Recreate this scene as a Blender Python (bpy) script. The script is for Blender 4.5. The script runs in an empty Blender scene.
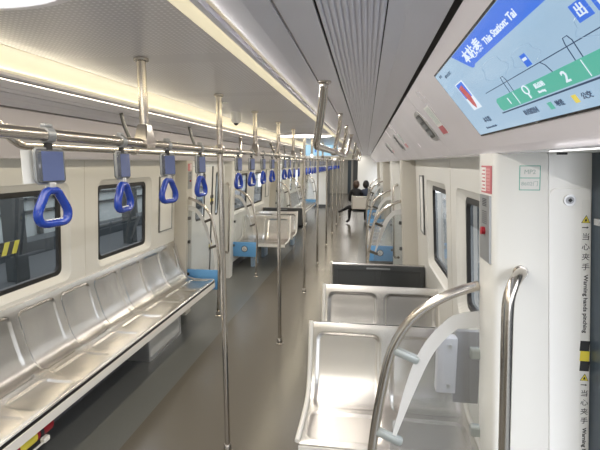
import bpy, bmesh, math, random
from mathutils import Vector, Matrix
PI = math.pi
random.seed(4)
SC = bpy.context.scene
COL = SC.collection

# ---------------------------------------------------------------- camera, world, light, exposure
F, VX, VY, H = 433.0, 366.0, 163.0, 1.80
yv = Vector((VX-300, -(VY-225), -F)).normalized()          # car axis in camera space
uv = Vector((0, -yv.z, yv.y)).normalized()                  # world up in camera space
xv = yv.cross(uv)
cam = bpy.data.cameras.new('camera'); camo = bpy.data.objects.new('camera', cam); COL.objects.link(camo)
M3 = Matrix((xv, yv, uv))                                   # world = M3 @ cam
camo.matrix_world = Matrix.Translation((0, 0, H)) @ M3.to_4x4()
cam.sensor_width = 36; cam.lens = F/600*36; cam.clip_start = .02; cam.clip_end = 200
SC.camera = camo
w = bpy.data.worlds.new('sky'); SC.world = w; w.use_nodes = True
w.node_tree.nodes['Background'].inputs[0].default_value = (.84, .86, .92, 1)
w.node_tree.nodes['Background'].inputs[1].default_value = 2.6
SC.view_settings.view_transform = 'Standard'; SC.view_settings.look = 'None'
SC.view_settings.gamma = 1; SC.view_settings.exposure = 1.1
def area(name, loc, rot, sx, sy, power, col):
    l = bpy.data.lights.new(name, 'AREA'); l.shape = 'RECTANGLE'; l.size = sx; l.size_y = sy
    l.energy = power; l.color = col
    o = bpy.data.objects.new(name, l); COL.objects.link(o); o.location = loc; o.rotation_euler = rot
    return o
C = -0.82                       # centre line of the car
WARM = (1.0, .93, .78)
P = 5.10                        # bay period
# led strips recessed in the two ceiling coves, one run per bay
for k in range(-1, 4):
    area('led_strip_light', (C+.505, 2.3+P*k-.6, 2.108), (0, math.radians(-12), 0), .014, 5.1, 14, (1, .95, .88))
    area('led_strip_light', (C-.499, 2.3+P*k-.6, 2.1085), (0, math.radians(12), 0), .018, 5.1, 9, (1, .88, .66))

for k in range(-1, 4):           # the same strips also wash the perforated panel from inside the coves
    area('cove_wash_light', (C+.468, 2.3+P*k-.6, 2.132), (0, math.radians(105), 0), .012, 5.1, 1.1, (1, .88, .62))
    area('cove_wash_light', (C-.468, 2.3+P*k-.6, 2.132), (0, math.radians(-105), 0), .012, 5.1, 1.1, (1, .88, .62))

# ---------------------------------------------------------------- materials
def mat(name, col, rough=.5, metal=0, emit=None, es=0, noise=0, nscale=40, bump=0, bscale=200, stretch=None, coat=0, spec=.5):
    m = bpy.data.materials.new(name); m.use_nodes = True
    nt = m.node_tree; b = nt.nodes['Principled BSDF']
    b.inputs['Base Color'].default_value = (*col, 1); b.inputs['Roughness'].default_value = rough
    b.inputs['Metallic'].default_value = metal; b.inputs['Coat Weight'].default_value = coat
    b.inputs['Specular IOR Level'].default_value = spec
    if emit: b.inputs['Emission Color'].default_value = (*emit, 1); b.inputs['Emission Strength'].default_value = es
    if noise or bump:
        tc = nt.nodes.new('ShaderNodeTexCoord'); mp = nt.nodes.new('ShaderNodeMapping')
        nt.links.new(tc.outputs['Object'], mp.inputs[0])
        if stretch: mp.inputs['Scale'].default_value = stretch
    if noise:
        n = nt.nodes.new('ShaderNodeTexNoise'); n.inputs['Scale'].default_value = nscale; n.inputs['Detail'].default_value = 4
        nt.links.new(mp.outputs[0], n.inputs['Vector'])
        r = nt.nodes.new('ShaderNodeMapRange'); r.inputs[3].default_value = 1-noise; r.inputs[4].default_value = 1+noise
        nt.links.new(n.outputs[0], r.inputs[0])
        mx = nt.nodes.new('ShaderNodeVectorMath'); mx.operation = 'SCALE'; mx.inputs[0].default_value = col
        nt.links.new(r.outputs[0], mx.inputs['Scale']); nt.links.new(mx.outputs[0], b.inputs['Base Color'])
        r2 = nt.nodes.new('ShaderNodeMapRange'); r2.inputs[3].default_value = max(0, rough-.06); r2.inputs[4].default_value = rough+.06
        nt.links.new(n.outputs[0], r2.inputs[0]); nt.links.new(r2.outputs[0], b.inputs['Roughness'])
    if bump:
        n = nt.nodes.new('ShaderNodeTexNoise'); n.inputs['Scale'].default_value = bscale
        nt.links.new(mp.outputs[0], n.inputs['Vector'])
        bp = nt.nodes.new('ShaderNodeBump'); bp.inputs['Strength'].default_value = bump; bp.inputs['Distance'].default_value = .002
        nt.links.new(n.outputs[0], bp.inputs['Height']); nt.links.new(bp.outputs[0], b.inputs['Normal'])
    return m
WHITE = mat('white_panel', (.75, .745, .71), .32, noise=.02, nscale=3)
WHITE2 = mat('white_gloss', (.88, .88, .86), .25)
BEIGE = mat('pillar_beige', (.55, .525, .47), .4, noise=.02, nscale=4)
CEILM = mat('ceiling_silver', (.80, .79, .86), .36, .10, noise=.03, nscale=2)
SLOPE = mat('slope_panel', (.78, .75, .80), .25, .15, noise=.02, nscale=3)
STEEL = mat('brushed_steel', (.57, .53, .48), .22, 1)
SEATM = mat('pressed_steel', (.70, .68, .655), .26, 1)
DARKG = mat('dark_grey_shell', (.075, .078, .08), .42)
BLACK = mat('black_rubber', (.012, .012, .013), .5)
SLATE = mat('slate_door', (.045, .065, .085), .35)
TRIMW = mat('seat_trim', (.78, .76, .72), .4)
ALU = mat('aluminium', (.62, .62, .62), .38, .8)
ALUW = mat('clip_metal', (.40, .43, .42), .4, .5)
BLUE = mat('strap_blue', (.006, .040, .31), .18, coat=.5)
PBLUE = mat('panel_blue', (.14, .38, .72), .4)
CARDB = mat('card_blue', (.10, .13, .27), .2)
PLEG = mat('pedestal_blue_grey', (.30, .40, .52), .4)
RED = mat('red', (.34, .012, .025), .35)
SRED = mat('sign_red', (.50, .13, .15), .5)
YEL = mat('yellow', (.85, .72, .08), .5)
INK = mat('ink', (.03, .03, .035), .6)
INKG = mat('ink_green', (.06, .42, .34), .5)
INKS = mat('ink_grey', (.42, .50, .48), .6)
SILVER = mat('silver_plate', (.36, .37, .38), .45, .6)
PAPER = mat('white_paper', (.80, .80, .78), .5)
SKIN = mat('skin', (.50, .30, .22), .5)
HAIR = mat('black_hair', (.012, .010, .010), .5)
HAIRB = mat('brown_hair', (.06, .035, .022), .5)
NAVY = mat('navy_jacket', (.035, .045, .075), .8)
CLOTHB = mat('black_cloth', (.012, .012, .014), .8)
GREYF = mat('grey_fabric', (.12, .12, .13), .7)
COVE = mat('cove_light', (.9, .86, .7), .4, emit=(1, .88, .62), es=.20)
LAMPW = mat('lamp_white', (.9, .9, .9), .3, emit=(1, .98, .94), es=2)
BLUEL = mat('blue_led', (0, 0, .3), .3, emit=(.03, .03, 1), es=4)

def emis(name, col, s=1.0, rough=.1):
    m = mat(name, (.02, .02, .02), rough, emit=col, es=s); return m
SCR_BG = emis('lcd_pale_blue', (.36, .52, .68), .46)
SCR_BL = emis('lcd_blue', (.05, .17, .72), .48)
SCR_GR = emis('lcd_green', (.10, .47, .36), .45)
SCR_WH = emis('lcd_white', (.75, .85, .95), .46)
SCR_IN = emis('lcd_ink', (.05, .10, .20), .3)
SCR_FA = emis('lcd_faint', (.29, .43, .58), .45)
SCR_RD = emis('lcd_red', (.55, .12, .12), .45)
SCR_YE = emis('lcd_yellow', (.75, .62, .10), .45)
SKYSCR = emis('lcd_sky', (.40, .68, .86), .5)

def glassmat(name, tint, gl=.12, rough=.02, alpha_diff=0, dcol=(.8, .8, .8), grough=None):
    m = bpy.data.materials.new(name); m.use_nodes = True; nt = m.node_tree; nt.nodes.clear()
    out = nt.nodes.new('ShaderNodeOutputMaterial')
    tr = nt.nodes.new('ShaderNodeBsdfTransparent'); tr.inputs[0].default_value = (*tint, 1)
    g = nt.nodes.new('ShaderNodeBsdfGlossy'); g.inputs['Roughness'].default_value = rough; g.inputs[0].default_value = (.9, .92, .95, 1)
    fr = nt.nodes.new('ShaderNodeLayerWeight'); fr.inputs[0].default_value = .5
    pw = nt.nodes.new('ShaderNodeMath'); pw.operation = 'POWER'; pw.inputs[1].default_value = 5; nt.links.new(fr.outputs['Facing'], pw.inputs[0])
    a = nt.nodes.new('ShaderNodeMath'); a.operation = 'ADD'; a.inputs[1].default_value = gl+.02; a.use_clamp = True
    nt.links.new(pw.outputs[0], a.inputs[0])
    mx = nt.nodes.new('ShaderNodeMixShader'); nt.links.new(a.outputs[0], mx.inputs[0])
    nt.links.new(tr.outputs[0], mx.inputs[1]); nt.links.new(g.outputs[0], mx.inputs[2])
    last = mx
    if alpha_diff:
        d = nt.nodes.new('ShaderNodeBsdfDiffuse'); d.inputs[0].default_value = (*dcol, 1)
        m2 = nt.nodes.new('ShaderNodeMixShader'); m2.inputs[0].default_value = alpha_diff
        nt.links.new(mx.outputs[0], m2.inputs[1]); nt.links.new(d.outputs[0], m2.inputs[2]); last = m2
    nt.links.new(last.outputs[0], out.inputs[0]); return m
WGLASS = glassmat('window_glass', (.50, .52, .52), .05)
SGLASS = glassmat('screen_glass', (.86, .88, .89), .02, alpha_diff=.05)
FROST = glassmat('frosted_band', (.8, .8, .8), .03, .3, .8, (.76, .76, .75))
CLEARP = glassmat('clear_plastic', (.6, .62, .64), .1, .1, .35, (.25, .26, .27))

def perf_mat():
    m = mat('perforated_ceiling', (.50, .50, .53), .30, .35)
    nt = m.node_tree; b = nt.nodes['Principled BSDF']
    tc = nt.nodes.new('ShaderNodeTexCoord'); sep = nt.nodes.new('ShaderNodeSeparateXYZ'); nt.links.new(tc.outputs['Object'], sep.inputs[0])
    def M(op, a, b_=None, c=None):
        n = nt.nodes.new('ShaderNodeMath'); n.operation = op
        for i, v in enumerate((a, b_, c)):
            if v is None: continue
            if isinstance(v, (int, float)): n.inputs[i].default_value = v
            else: nt.links.new(v, n.inputs[i])
        return n.outputs[0]
    s = 1/.0165
    fx = M('SUBTRACT', M('FRACT', M('MULTIPLY', sep.outputs[0], s)), .5)
    fy = M('SUBTRACT', M('FRACT', M('MULTIPLY', sep.outputs[1], s)), .5)
    d = M('SQRT', M('ADD', M('MULTIPLY', fx, fx), M('MULTIPLY', fy, fy)))
    hole = M('LESS_THAN', d, .24)
    # plain bands across the panel where the stanchions are fixed
    by = M('ABSOLUTE', M('SUBTRACT', M('FRACT', M('MULTIPLY', M('SUBTRACT', sep.outputs[1], 1.58-.42), 1/.84)), .5))
    ok = M('GREATER_THAN', by, .075)
    hole = M('MULTIPLY', hole, ok)
    mx = nt.nodes.new('ShaderNodeMix'); mx.data_type = 'RGBA'
    mx.inputs[6].default_value = (.60, .59, .64, 1); mx.inputs[7].default_value = (.82, .81, .86, 1)
    nt.links.new(hole, mx.inputs[0]); nt.links.new(mx.outputs[2], b.inputs['Base Color'])
    return m
PERF = perf_mat()

def floor_mat():
    m = mat('floor_vinyl', (.17, .155, .13), .25)
    nt = m.node_tree; b = nt.nodes['Principled BSDF']
    tc = nt.nodes.new('ShaderNodeTexCoord'); sep = nt.nodes.new('ShaderNodeSeparateXYZ'); nt.links.new(tc.outputs['Object'], sep.inputs[0])
    a = nt.nodes.new('ShaderNodeMath'); a.operation = 'SUBTRACT'; a.inputs[1].default_value = C
    nt.links.new(sep.outputs[0], a.inputs[0])
    ab = nt.nodes.new('ShaderNodeMath'); ab.operation = 'ABSOLUTE'; nt.links.new(a.outputs[0], ab.inputs[0])
    gt = nt.nodes.new('ShaderNodeMath'); gt.operation = 'GREATER_THAN'; gt.inputs[1].default_value = .69
    nt.links.new(ab.outputs[0], gt.inputs[0])
    mx = nt.nodes.new('ShaderNodeMix'); mx.data_type = 'RGBA'
    mx.inputs[6].default_value = (.118, .106, .088, 1); mx.inputs[7].default_value = (.140, .144, .138, 1)
    nt.links.new(gt.outputs[0], mx.inputs[0])
    n = nt.nodes.new('ShaderNodeTexNoise'); n.inputs['Scale'].default_value = 180; n.inputs['Detail'].default_value = 6
    nt.links.new(tc.outputs['Object'], n.inputs['Vector'])
    r = nt.nodes.new('ShaderNodeMapRange'); r.inputs[1].default_value = .35; r.inputs[2].default_value = .65; r.inputs[3].default_value = .86; r.inputs[4].default_value = 1.14
    nt.links.new(n.outputs[0], r.inputs[0])
    sc = nt.nodes.new('ShaderNodeVectorMath'); sc.operation = 'SCALE'
    nt.links.new(mx.outputs[2], sc.inputs[0]); nt.links.new(r.outputs[0], sc.inputs['Scale'])
    nt.links.new(sc.outputs[0], b.inputs['Base Color'])
    return m
FLOORM = floor_mat()

# ---------------------------------------------------------------- helpers
def obj(name, bm, m, parent=None, smooth=False, kind=None, label=None, world=True):
    me = bpy.data.meshes.new(name)
    if parent is not None and world: bmesh.ops.translate(bm, verts=bm.verts, vec=-gloc(parent))
    bmesh.ops.recalc_face_normals(bm, faces=bm.faces)
    bm.to_mesh(me); bm.free()
    if m: me.materials.append(m)
    if smooth:
        for p in me.polygons: p.use_smooth = True
        if smooth != 2: me.set_sharp_from_angle(angle=math.radians(40))
    o = bpy.data.objects.new(name, me); COL.objects.link(o)
    if parent is not None: o.parent = parent
    if kind: o['kind'] = kind
    if label: o['label'] = label
    return o
def gloc(o):
    v = Vector((0, 0, 0))
    while o is not None: v = v + o.location; o = o.parent
    return v
def tag(o, label, cat, group=None):
    o['label'] = label; o['category'] = cat
    if group: o['group'] = group
    return o
def thing(name, label, cat, loc=(0, 0, 0), group=None):
    o = bpy.data.objects.new(name, None); COL.objects.link(o); o.location = loc; o.empty_display_size = .05
    return tag(o, label, cat, group)
def struct_empty(name, loc=(0, 0, 0)):
    o = bpy.data.objects.new(name, None); COL.objects.link(o); o.location = loc; o['kind'] = 'structure'; return o
def dup(root, loc, label=None, group=None, rz=None):
    r = root.copy(); COL.objects.link(r); r.location = loc
    if label: r['label'] = label
    if group: r['group'] = group
    if rz is not None: r.rotation_euler = (0, 0, rz)
    for ch in list(root.children):
        c = ch.copy(); COL.objects.link(c); c.parent = r
        for g in list(ch.children):
            d = g.copy(); COL.objects.link(d); d.parent = c
    return r
def nb(): return bmesh.new()
def box(bm, c, s, bev=0, rot=None, seg=2):
    t = bmesh.new(); bmesh.ops.create_cube(t, size=1)
    bmesh.ops.scale(t, vec=Vector(s), verts=t.verts)
    if bev: bmesh.ops.bevel(t, geom=t.edges[:], offset=bev, segments=seg, affect='EDGES', profile=.5)
    if rot is not None: bmesh.ops.transform(t, matrix=rot, verts=t.verts)
    bmesh.ops.translate(t, verts=t.verts, vec=Vector(c))
    me = bpy.data.meshes.new('t'); t.to_mesh(me); t.free(); bm.from_mesh(me); bpy.data.meshes.remove(me); return bm
def bx(x0, x1, y0, y1, z0, z1, bev=0, bm=None):
    bm = bm or nb(); return box(bm, ((x0+x1)/2, (y0+y1)/2, (z0+z1)/2), (abs(x1-x0), abs(y1-y0), abs(z1-z0)), bev)
def cat(pts, n=8):
    pts = [Vector(p) for p in pts]; out = []
    for i in range(len(pts)-1):
        p0 = pts[i-1] if i else pts[0]*2-pts[1]; p1 = pts[i]; p2 = pts[i+1]; p3 = pts[i+2] if i+2 < len(pts) else pts[-1]*2-pts[-2]
        for k in range(n):
            t = k/n
            out.append(.5*((2*p1)+(-p0+p2)*t+(2*p0-5*p1+4*p2-p3)*t*t+(-p0+3*p1-3*p2+p3)*t**3))
    out.append(pts[-1]); return out
def tube(bm, pts, r, seg=12, closed=False, caps=True, flat=(1, 1)):
    pts = [Vector(p) for p in pts]; n = len(pts); rs = r if isinstance(r, (list, tuple)) else [r]*n
    rings = []; prev = None
    for i, p in enumerate(pts):
        if closed: t = (pts[(i+1) % n]-pts[i-1]).normalized()
        else: t = (pts[min(i+1, n-1)]-pts[max(i-1, 0)]).normalized()
        if prev is None:
            a = Vector((0, 0, 1)) if abs(t.z) < .9 else Vector((1, 0, 0))
            nrm = (a-t*a.dot(t)).normalized()
        else: nrm = (prev-t*prev.dot(t)).normalized()
        prev = nrm; bn = t.cross(nrm)
        rings.append([bm.verts.new(p+(nrm*math.cos(2*PI*k/seg)*flat[0]+bn*math.sin(2*PI*k/seg)*flat[1])*rs[i]) for k in range(seg)])
    m = n if closed else n-1
    for i in range(m):
        a, b = rings[i], rings[(i+1) % n]
        for k in range(seg): bm.faces.new((a[k], a[(k+1) % seg], b[(k+1) % seg], b[k]))
    if caps and not closed:
        bm.faces.new(rings[0][::-1]); bm.faces.new(rings[-1])
    return bm
def cyl(bm, p0, p1, r, seg=16): return tube(bm, [p0, p1], r, seg)
def lathe(bm, prof, c=(0, 0, 0), seg=20):
    rings = []
    for r, z in prof: rings.append([bm.verts.new((c[0]+r*math.cos(2*PI*k/seg), c[1]+r*math.sin(2*PI*k/seg), c[2]+z)) for k in range(seg)])
    for a, b in zip(rings, rings[1:]):
        for k in range(seg): bm.faces.new((a[k], a[(k+1) % seg], b[(k+1) % seg], b[k]))
    bm.faces.new(rings[0][::-1]); bm.faces.new(rings[-1]); return bm
def prism(bm, poly, d):
    d = Vector(d); a = [bm.verts.new(Vector(p)) for p in poly]; b = [bm.verts.new(Vector(p)+d) for p in poly]
    n = len(a); bm.faces.new(a); bm.faces.new(b[::-1])
    for i in range(n): bm.faces.new((a[i], a[(i+1) % n], b[(i+1) % n], b[i]))
    return bm
def rrect(w, h, r, n=5, cx=0, cy=0):
    out = []
    for sx, sy, a0 in ((1, 1, 0), (-1, 1, 90), (-1, -1, 180), (1, -1, 270)):
        for k in range(n+1):
            a = math.radians(a0+90*k/n); out.append((cx+sx*(w/2-r)+r*math.cos(a), cy+sy*(h/2-r)+r*math.sin(a)))
    return out
def strip(bm, la, lb, closed=True):
    n = len(la); m = n if closed else n-1
    for i in range(m): bm.faces.new((la[i], la[(i+1) % n], lb[(i+1) % n], lb[i]))
_font = {}
def text(name, s, size, matrix, m, parent, spacing=1.0, align='CENTER', xs=1.0, label=None, ext=.0006, bold=0, fit=None):
    cu = bpy.data.curves.new('t', 'FONT'); cu.body = s; cu.size = size; cu.align_x = align; cu.align_y = 'CENTER'
    cu.space_character = spacing; cu.extrude = ext/2; cu.resolution_u = 2; cu.offset = bold
    to = bpy.data.objects.new('t', cu); COL.objects.link(to)
    dg = bpy.context.evaluated_depsgraph_get(); me = bpy.data.meshes.new_from_object(to.evaluated_get(dg))
    bpy.data.objects.remove(to); bpy.data.curves.remove(cu)
    bm = nb(); bm.from_mesh(me); bpy.data.meshes.remove(me)
    if fit: xs = fit/max(1e-6, max(v.co.x for v in bm.verts)-min(v.co.x for v in bm.verts))
    bmesh.ops.scale(bm, vec=(xs, 1, 1), verts=bm.verts)
    bmesh.ops.transform(bm, matrix=matrix, verts=bm.verts)
    return obj(name, bm, m, parent, label=label)
def frame(o, ex, ey):                       # matrix whose x axis is ex and y axis is ey
    ex = Vector(ex).normalized(); ey = Vector(ey).normalized(); ez = ex.cross(ey)
    M = Matrix((ex, ey, ez)).transposed().to_4x4(); M.translation = Vector(o); return M
def W(side, z, base=1.32, k=.065): return C+side*(base+k*(1.8-z))
PB, PK = 1.175, .055
Y0A, YEND = -3.4, 17.6

# ---------------------------------------------------------------- structure: floor and ceiling
bm = nb(); bx(C-1.52, C+1.56, Y0A, 26, -.08, 0, bm=bm)
obj('floor', bm, FLOORM, kind='structure')
ceil = obj('ceiling', bx(C-.60, C+.60, Y0A, YEND, 2.18, 2.20), PERF, kind='structure')
SIDE = [(.487, 2.112), (.515, 2.108), (.637, 2.102)]
def ribbon(name, prof, side, m, y0, y1, parent, th=.006, kind=None, smooth=False):
    pts = [Vector((C+side*u, 0, z)) for u, z in prof]; bm = nb()
    lo, hi = [], []
    for i, p in enumerate(pts):
        t = (pts[min(i+1, len(pts)-1)]-pts[max(i-1, 0)]).normalized(); n = Vector((-t.z*side, 0, t.x*side))
        if n.z < 0: n = -n
        lo.append(p); hi.append(p+n*th)
    loop = lo+hi[::-1]
    prism(bm, [Vector((q.x, y0, q.z)) for q in loop], (0, y1-y0, 0))
    return obj(name, bm, m, parent, kind=kind, smooth=smooth)
for s, sn in ((1, 'right'), (-1, 'left')):
    ribbon('inner_panel', [(.519, 2.108), (.58, 2.103), (.634, 2.102)], s, CEILM, Y0A, YEND, ceil)
    ribbon('cove_lip', [(.472, 2.114), (.492, 2.110)], s, CEILM, Y0A, YEND, ceil, .012)
    ribbon('cove_diffuser', [(.476, 2.122), (.470, 2.132), (.462, 2.143), (.451, 2.152), (.438, 2.160), (.422, 2.167), (.402, 2.172), (.38, 2.176), (.35, 2.1785)], s, COVE, Y0A, YEND, ceil, .002, smooth=True)
    ribbon('middle_panel', [(.641, 2.102), (.714, 2.102)], s, CEILM, Y0A, YEND, ceil)
    prof = []
    for i in range(11):                      # ribbed air grille
        a = .720+i*.0122
        prof += [(a, 2.101), (a+.002, 2.0995), (a+.007, 2.0995), (a+.009, 2.101), (a+.0092, 2.106), (a+.0120, 2.106)]
    ribbon('air_grille', prof, s, CEILM, Y0A, YEND, ceil, .003)
    ribbon('outer_panel', [(.856, 2.100), (.895, 2.098), (.968, 2.084)], s, CEILM, Y0A, YEND, ceil)
    obj('dark_gap', bx(C+s*.46, C+s*1.0, Y0A, YEND, 2.125, 2.128), BLACK, ceil) if False else None
    ribbon('gap_backing', [(.63, 2.13), (.86, 2.128), (.97, 2.112), (1.0, 2.09)], s, BLACK, Y0A, YEND, ceil, .003)
# sloped panels above windows and doors
def S(side, y, sl, off=0):                   # point on a sloped panel: sl metres down from its top edge
    a = .155-C; b = .36-C
    L = math.hypot(.205, .252)
    n = Vector((-.252, 0, -.205)).normalized()
    p = Vector((a+(b-a)*sl/L, 0, 2.08-.252*sl/L)) + n*off
    return Vector((C+side*p.x, y, p.z))
SL = math.hypot(.205, .252)
for s, sn in ((1, 'right'), (-1, 'left')):
    seams = [Y0A, -1.7, .15, 1.905, 3.61, 5.3, 7.0, 8.7, 10.4, 12.1, 13.8, 15.5, YEND]
    o = None
    root = struct_empty('trim_%d' % (1 if s == 1 else 2), (C+s*1.05, 0, 1.9))
    for a, b in zip(seams, seams[1:]):
        bm = nb(); a2, b2 = a+.0015, b-.0015
        top0, top1 = S(s, a2, .006), S(s, b2, .006); bot0, bot1 = S(s, a2, SL-.02), S(s, b2, SL-.02)
        e0, e1 = Vector((C+s*1.182, a2, 1.828)), Vector((C+s*1.182, b2, 1.828))
        f0, f1 = Vector((C+s*1.215, a2, 1.824)), Vector((C+s*1.215, b2, 1.824))
        v = [bm.verts.new(q) for q in (top0, top1, bot0, bot1, e0, e1, f0, f1)]
        bm.faces.new((v[0], v[1], v[3], v[2])); bm.faces.new((v[2], v[3], v[5], v[4])); bm.faces.new((v[4], v[5], v[7], v[6]))
        r = bmesh.ops.extrude_face_region(bm, geom=bm.faces[:]); bmesh.ops.translate(bm, verts=[g for g in r['geom'] if isinstance(g, bmesh.types.BMVert)], vec=(s*.012, 0, .012))
        obj('slope_panel', bm, SLOPE, root)
    bm = nb(); prism(bm, [(C+s*1.20, Y0A, 1.828), (C+s*1.60, Y0A, 1.828), (C+s*1.60, Y0A, 1.842), (C+s*1.20, Y0A, 1.842)], (0, YEND-Y0A, 0))
    obj('header_soffit', bm, WHITE, root)
# outer roof so no sky leaks in
obj('roof', bx(C-1.62, C+1.62, Y0A, 26, 2.26, 2.30), BLACK, ceil)
for s in (1, -1):
    obj('roof_side', bx(C+s*1.55, C+s*1.60, Y0A, 26, 1.83, 2.30), BLACK, ceil)

# ---------------------------------------------------------------- walls with windows
GL = {-1: [(1.95, 2.82), (3.33, 4.07)], 1: [(1.72, 2.50), (2.98, 3.74)]}
ZB, ZT = 1.015, 1.578
wn = [0]
def wall(side, bays):
    sn = 'right' if side == 1 else 'left'
    bm = nb(); holes = []
    def V(y, z, off=0): return bm.verts.new((W(side, z)+side*off, y, z))
    for i in bays:
        y0, y1 = 1.30+P*i, 4.87+P*i
        outer = [(y0, 0), (y1, 0), (y1, 1.828), (y0, 1.828)]
        ov = [V(*q) for q in outer]; edges = [bm.edges.new((ov[k], ov[(k+1) % 4])) for k in range(4)]
        for g0, g1 in GL[side]:
            cy = (g0+g1)/2+P*i; cz = (ZB+ZT)/2
            loops = []
            for mg, off, r in ((.085, 0, .07), (.075, .012, .065), (.035, .045, .05)):
                lp = [V(a, b, off) for a, b in rrect(g1-g0+2*mg, ZT-ZB+2*mg, r, 5, cy, cz)]; loops.append(lp)
            n = len(loops[0]); edges += [bm.edges.new((loops[0][k], loops[0][(k+1) % n])) for k in range(n)]
            holes.append(loops)
            wn[0] += 1
            wo = struct_empty('window_%d' % wn[0], (W(side, cz), cy, cz))
            fb = nb()
            def V2(y, z, off): return fb.verts.new((W(side, z)+side*off, y, z))
            l1 = [V2(a, b, .043) for a, b in rrect(g1-g0+.075, ZT-ZB+.075, .05, 5, cy, cz)]
            l2 = [V2(a, b, .040) for a, b in rrect(g1-g0+.01, ZT-ZB+.01, .04, 5, cy, cz)]
            l3 = [V2(a, b, .060) for a, b in rrect(g1-g0, ZT-ZB, .04, 5, cy, cz)]
            strip(fb, l1, l2); strip(fb, l2, l3)
            obj('window_frame', fb, BLACK, wo, True)
            pb = nb(); bw = .035
            pb.faces.new([pb.verts.new((W(side, b)+side*.058, a, b)) for a, b in rrect(g1-g0+.02, ZT-ZB+.02, .04, 5, cy, cz)])
            obj('pane', pb, WGLASS, wo)
        r = bmesh.ops.triangle_fill(bm, use_beauty=True, edges=edges)
    for lp in holes:
        strip(bm, lp[0], lp[1]); strip(bm, lp[1], lp[2])
    for i in [bays[0]-1]+list(bays):          # door zone header/backing
        pass
    return obj('wall_'+sn, bm, WHITE, kind='structure')
wall(-1, [-1, 0, 1, 2]); wall(1, [-1, 0, 1, 2])
tn = [2]
def trim():
    tn[0] += 1; return 'trim_%d' % tn[0]
# seams between wall panels
for s in (1, -1):
    for i in (0, 1, 2):
        yy = ((GL[s][0][1]+GL[s][1][0])/2)+P*i
        bm = nb(); prism(bm, [(W(s, 0), yy-.002, 0), (W(s, 0), yy+.002, 0), (W(s, 0)-s*.001, yy+.002, 0), (W(s, 0)-s*.001, yy-.002, 0)], (W(s, 1.82)-W(s, 0), 0, 1.82))
        obj(trim(), bm, BEIGE, kind='structure')
# pillars
def pillar(side, y0, y1):
    bm = nb(); r = .018
    sec = []
    def quadsec(z):
        xi = C+side*(PB+PK*(1.8-z)); xo = W(side, z)+side*.03 if y0 > 2 or side < 0 else C+1.318+.077*(1.8-z)
        pts = []
        for (yy, sy) in ((y0, 1), (y1, -1)):
            arc = [(xi+side*(r-r*math.sin(a)), yy+sy*(r-r*math.cos(a))) for a in (0, PI/6, PI/3, PI/2)]
            pts += arc if sy == 1 else arc[::-1]
        pts += [(xo, y1), (xo, y0)]
        return [bm.verts.new((a, b, z)) for a, b in pts]
    secs = [quadsec(z) for z in (0, .9, 1.8275)]
    for a, b in zip(secs, secs[1:]): strip(bm, a, b)
    bm.faces.new(secs[0]); bm.faces.new(secs[-1])
    return obj(trim(), bm, BEIGE if y0 > 3 and y0 % P > 3 else WHITE, smooth=True, kind='structure')
for i in (-1, 0, 1, 2):
    for s in (1, -1):
        pillar(s, 1.30+P*i, 1.47+P*i); pillar(s, (4.60 if s == 1 else 4.70)+P*i, (4.77 if s == 1 else 4.87)+P*i)
# door zones
dn = [0]
def door(side, y0, y1, base=1.315, seal=None):
    dn[0] += 1; root = struct_empty('door_%d' % dn[0], (W(side, 0, base), (y0+y1)/2, 0))
    seal = seal or (y0+y1)/2
    def X(z, off=0): return W(side, z, base)+side*off
    def slab(bm, a, b, z0, z1, o0, o1):
        prism(bm, [(X(z0, o0), a, z0), (X(z0, o0), b, z0), (X(z0, o1), b, z0), (X(z0, o1), a, z0)], (X(z1)-X(z0), 0, z1-z0))
    # portal post next to the pillar
    for a, b in ((y0, y0+.16), (y1-.10, y1)):
        bm = nb(); slab(bm, a, b, 0, 1.8275, -.02, .06); obj('portal_post', bm, WHITE2, root)
    bm = nb(); slab(bm, y0+.16, y1-.10, 1.76, 1.8275, -.01, .06); obj('door_header', bm, WHITE2, root)
    for (a, b, sg) in ((y0+.165, seal-.018, 1), (seal+.018, y1-.105, -1)):
        # leaf with a tall window
        bm = nb(); L_ = b-a; wa, wb = a+.34*L_, b-.31*L_; z0, z1, zb, zt = .02, 1.755, 1.05, 1.66
        def V(bm, y, z, off): return bm.verts.new((X(z, off), y, z))
        for off in (0, .03):
            ov = [V(bm, y, z, off) for y, z in ((a, z0), (b, z0), (b, z1), (a, z1))]
            iv = [V(bm, y, z, off) for y, z in rrect(wb-wa, zt-zb, .05, 4, (wa+wb)/2, (zb+zt)/2)]
            ed = [bm.edges.new((ov[k], ov[(k+1) % 4])) for k in range(4)]+[bm.edges.new((iv[k], iv[(k+1) % len(iv)])) for k in range(len(iv))]
            bmesh.ops.triangle_fill(bm, use_beauty=True, edges=ed)
            if off == 0: o1, i1 = ov, iv
        strip(bm, o1, ov); strip(bm, i1, iv)
        leaf = obj('door_leaf', bm, WHITE2, root)
        bm = nb(); l1 = [V(bm, y, z, -.003) for y, z in rrect(wb-wa+.02, zt-zb+.02, .05, 4, (wa+wb)/2, (zb+zt)/2)]
        l2 = [V(bm, y, z, .002) for y, z in rrect(wb-wa-.05, zt-zb-.03, .04, 4, (wa+wb)/2, (zb+zt)/2)]
        strip(bm, l1, l2); obj('window_gasket', bm, BLACK, leaf)
        bm = nb(); bm.faces.new([V(bm, y, z, .012) for y, z in rrect(wb-wa, zt-zb, .05, 4, (wa+wb)/2, (zb+zt)/2)]); obj('pane', bm, WGLASS, leaf)
        for zc in (.62, 1.28):
            yy = b-.03 if sg == 1 else a+.03
            for j, mm in enumerate((INK, YEL, INK)):
                bm = nb(); z = zc+(j-1)*.045; slab(bm, yy-.013, yy+.013, z-.022, z+.022, -.002, 0); obj('warning_mark', bm, mm, leaf)
    bm = nb(); slab(bm, seal-.024, seal+.024, .02, 1.755, -.004, .02); obj('door_seal', bm, BLACK, root)
    return root
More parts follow.
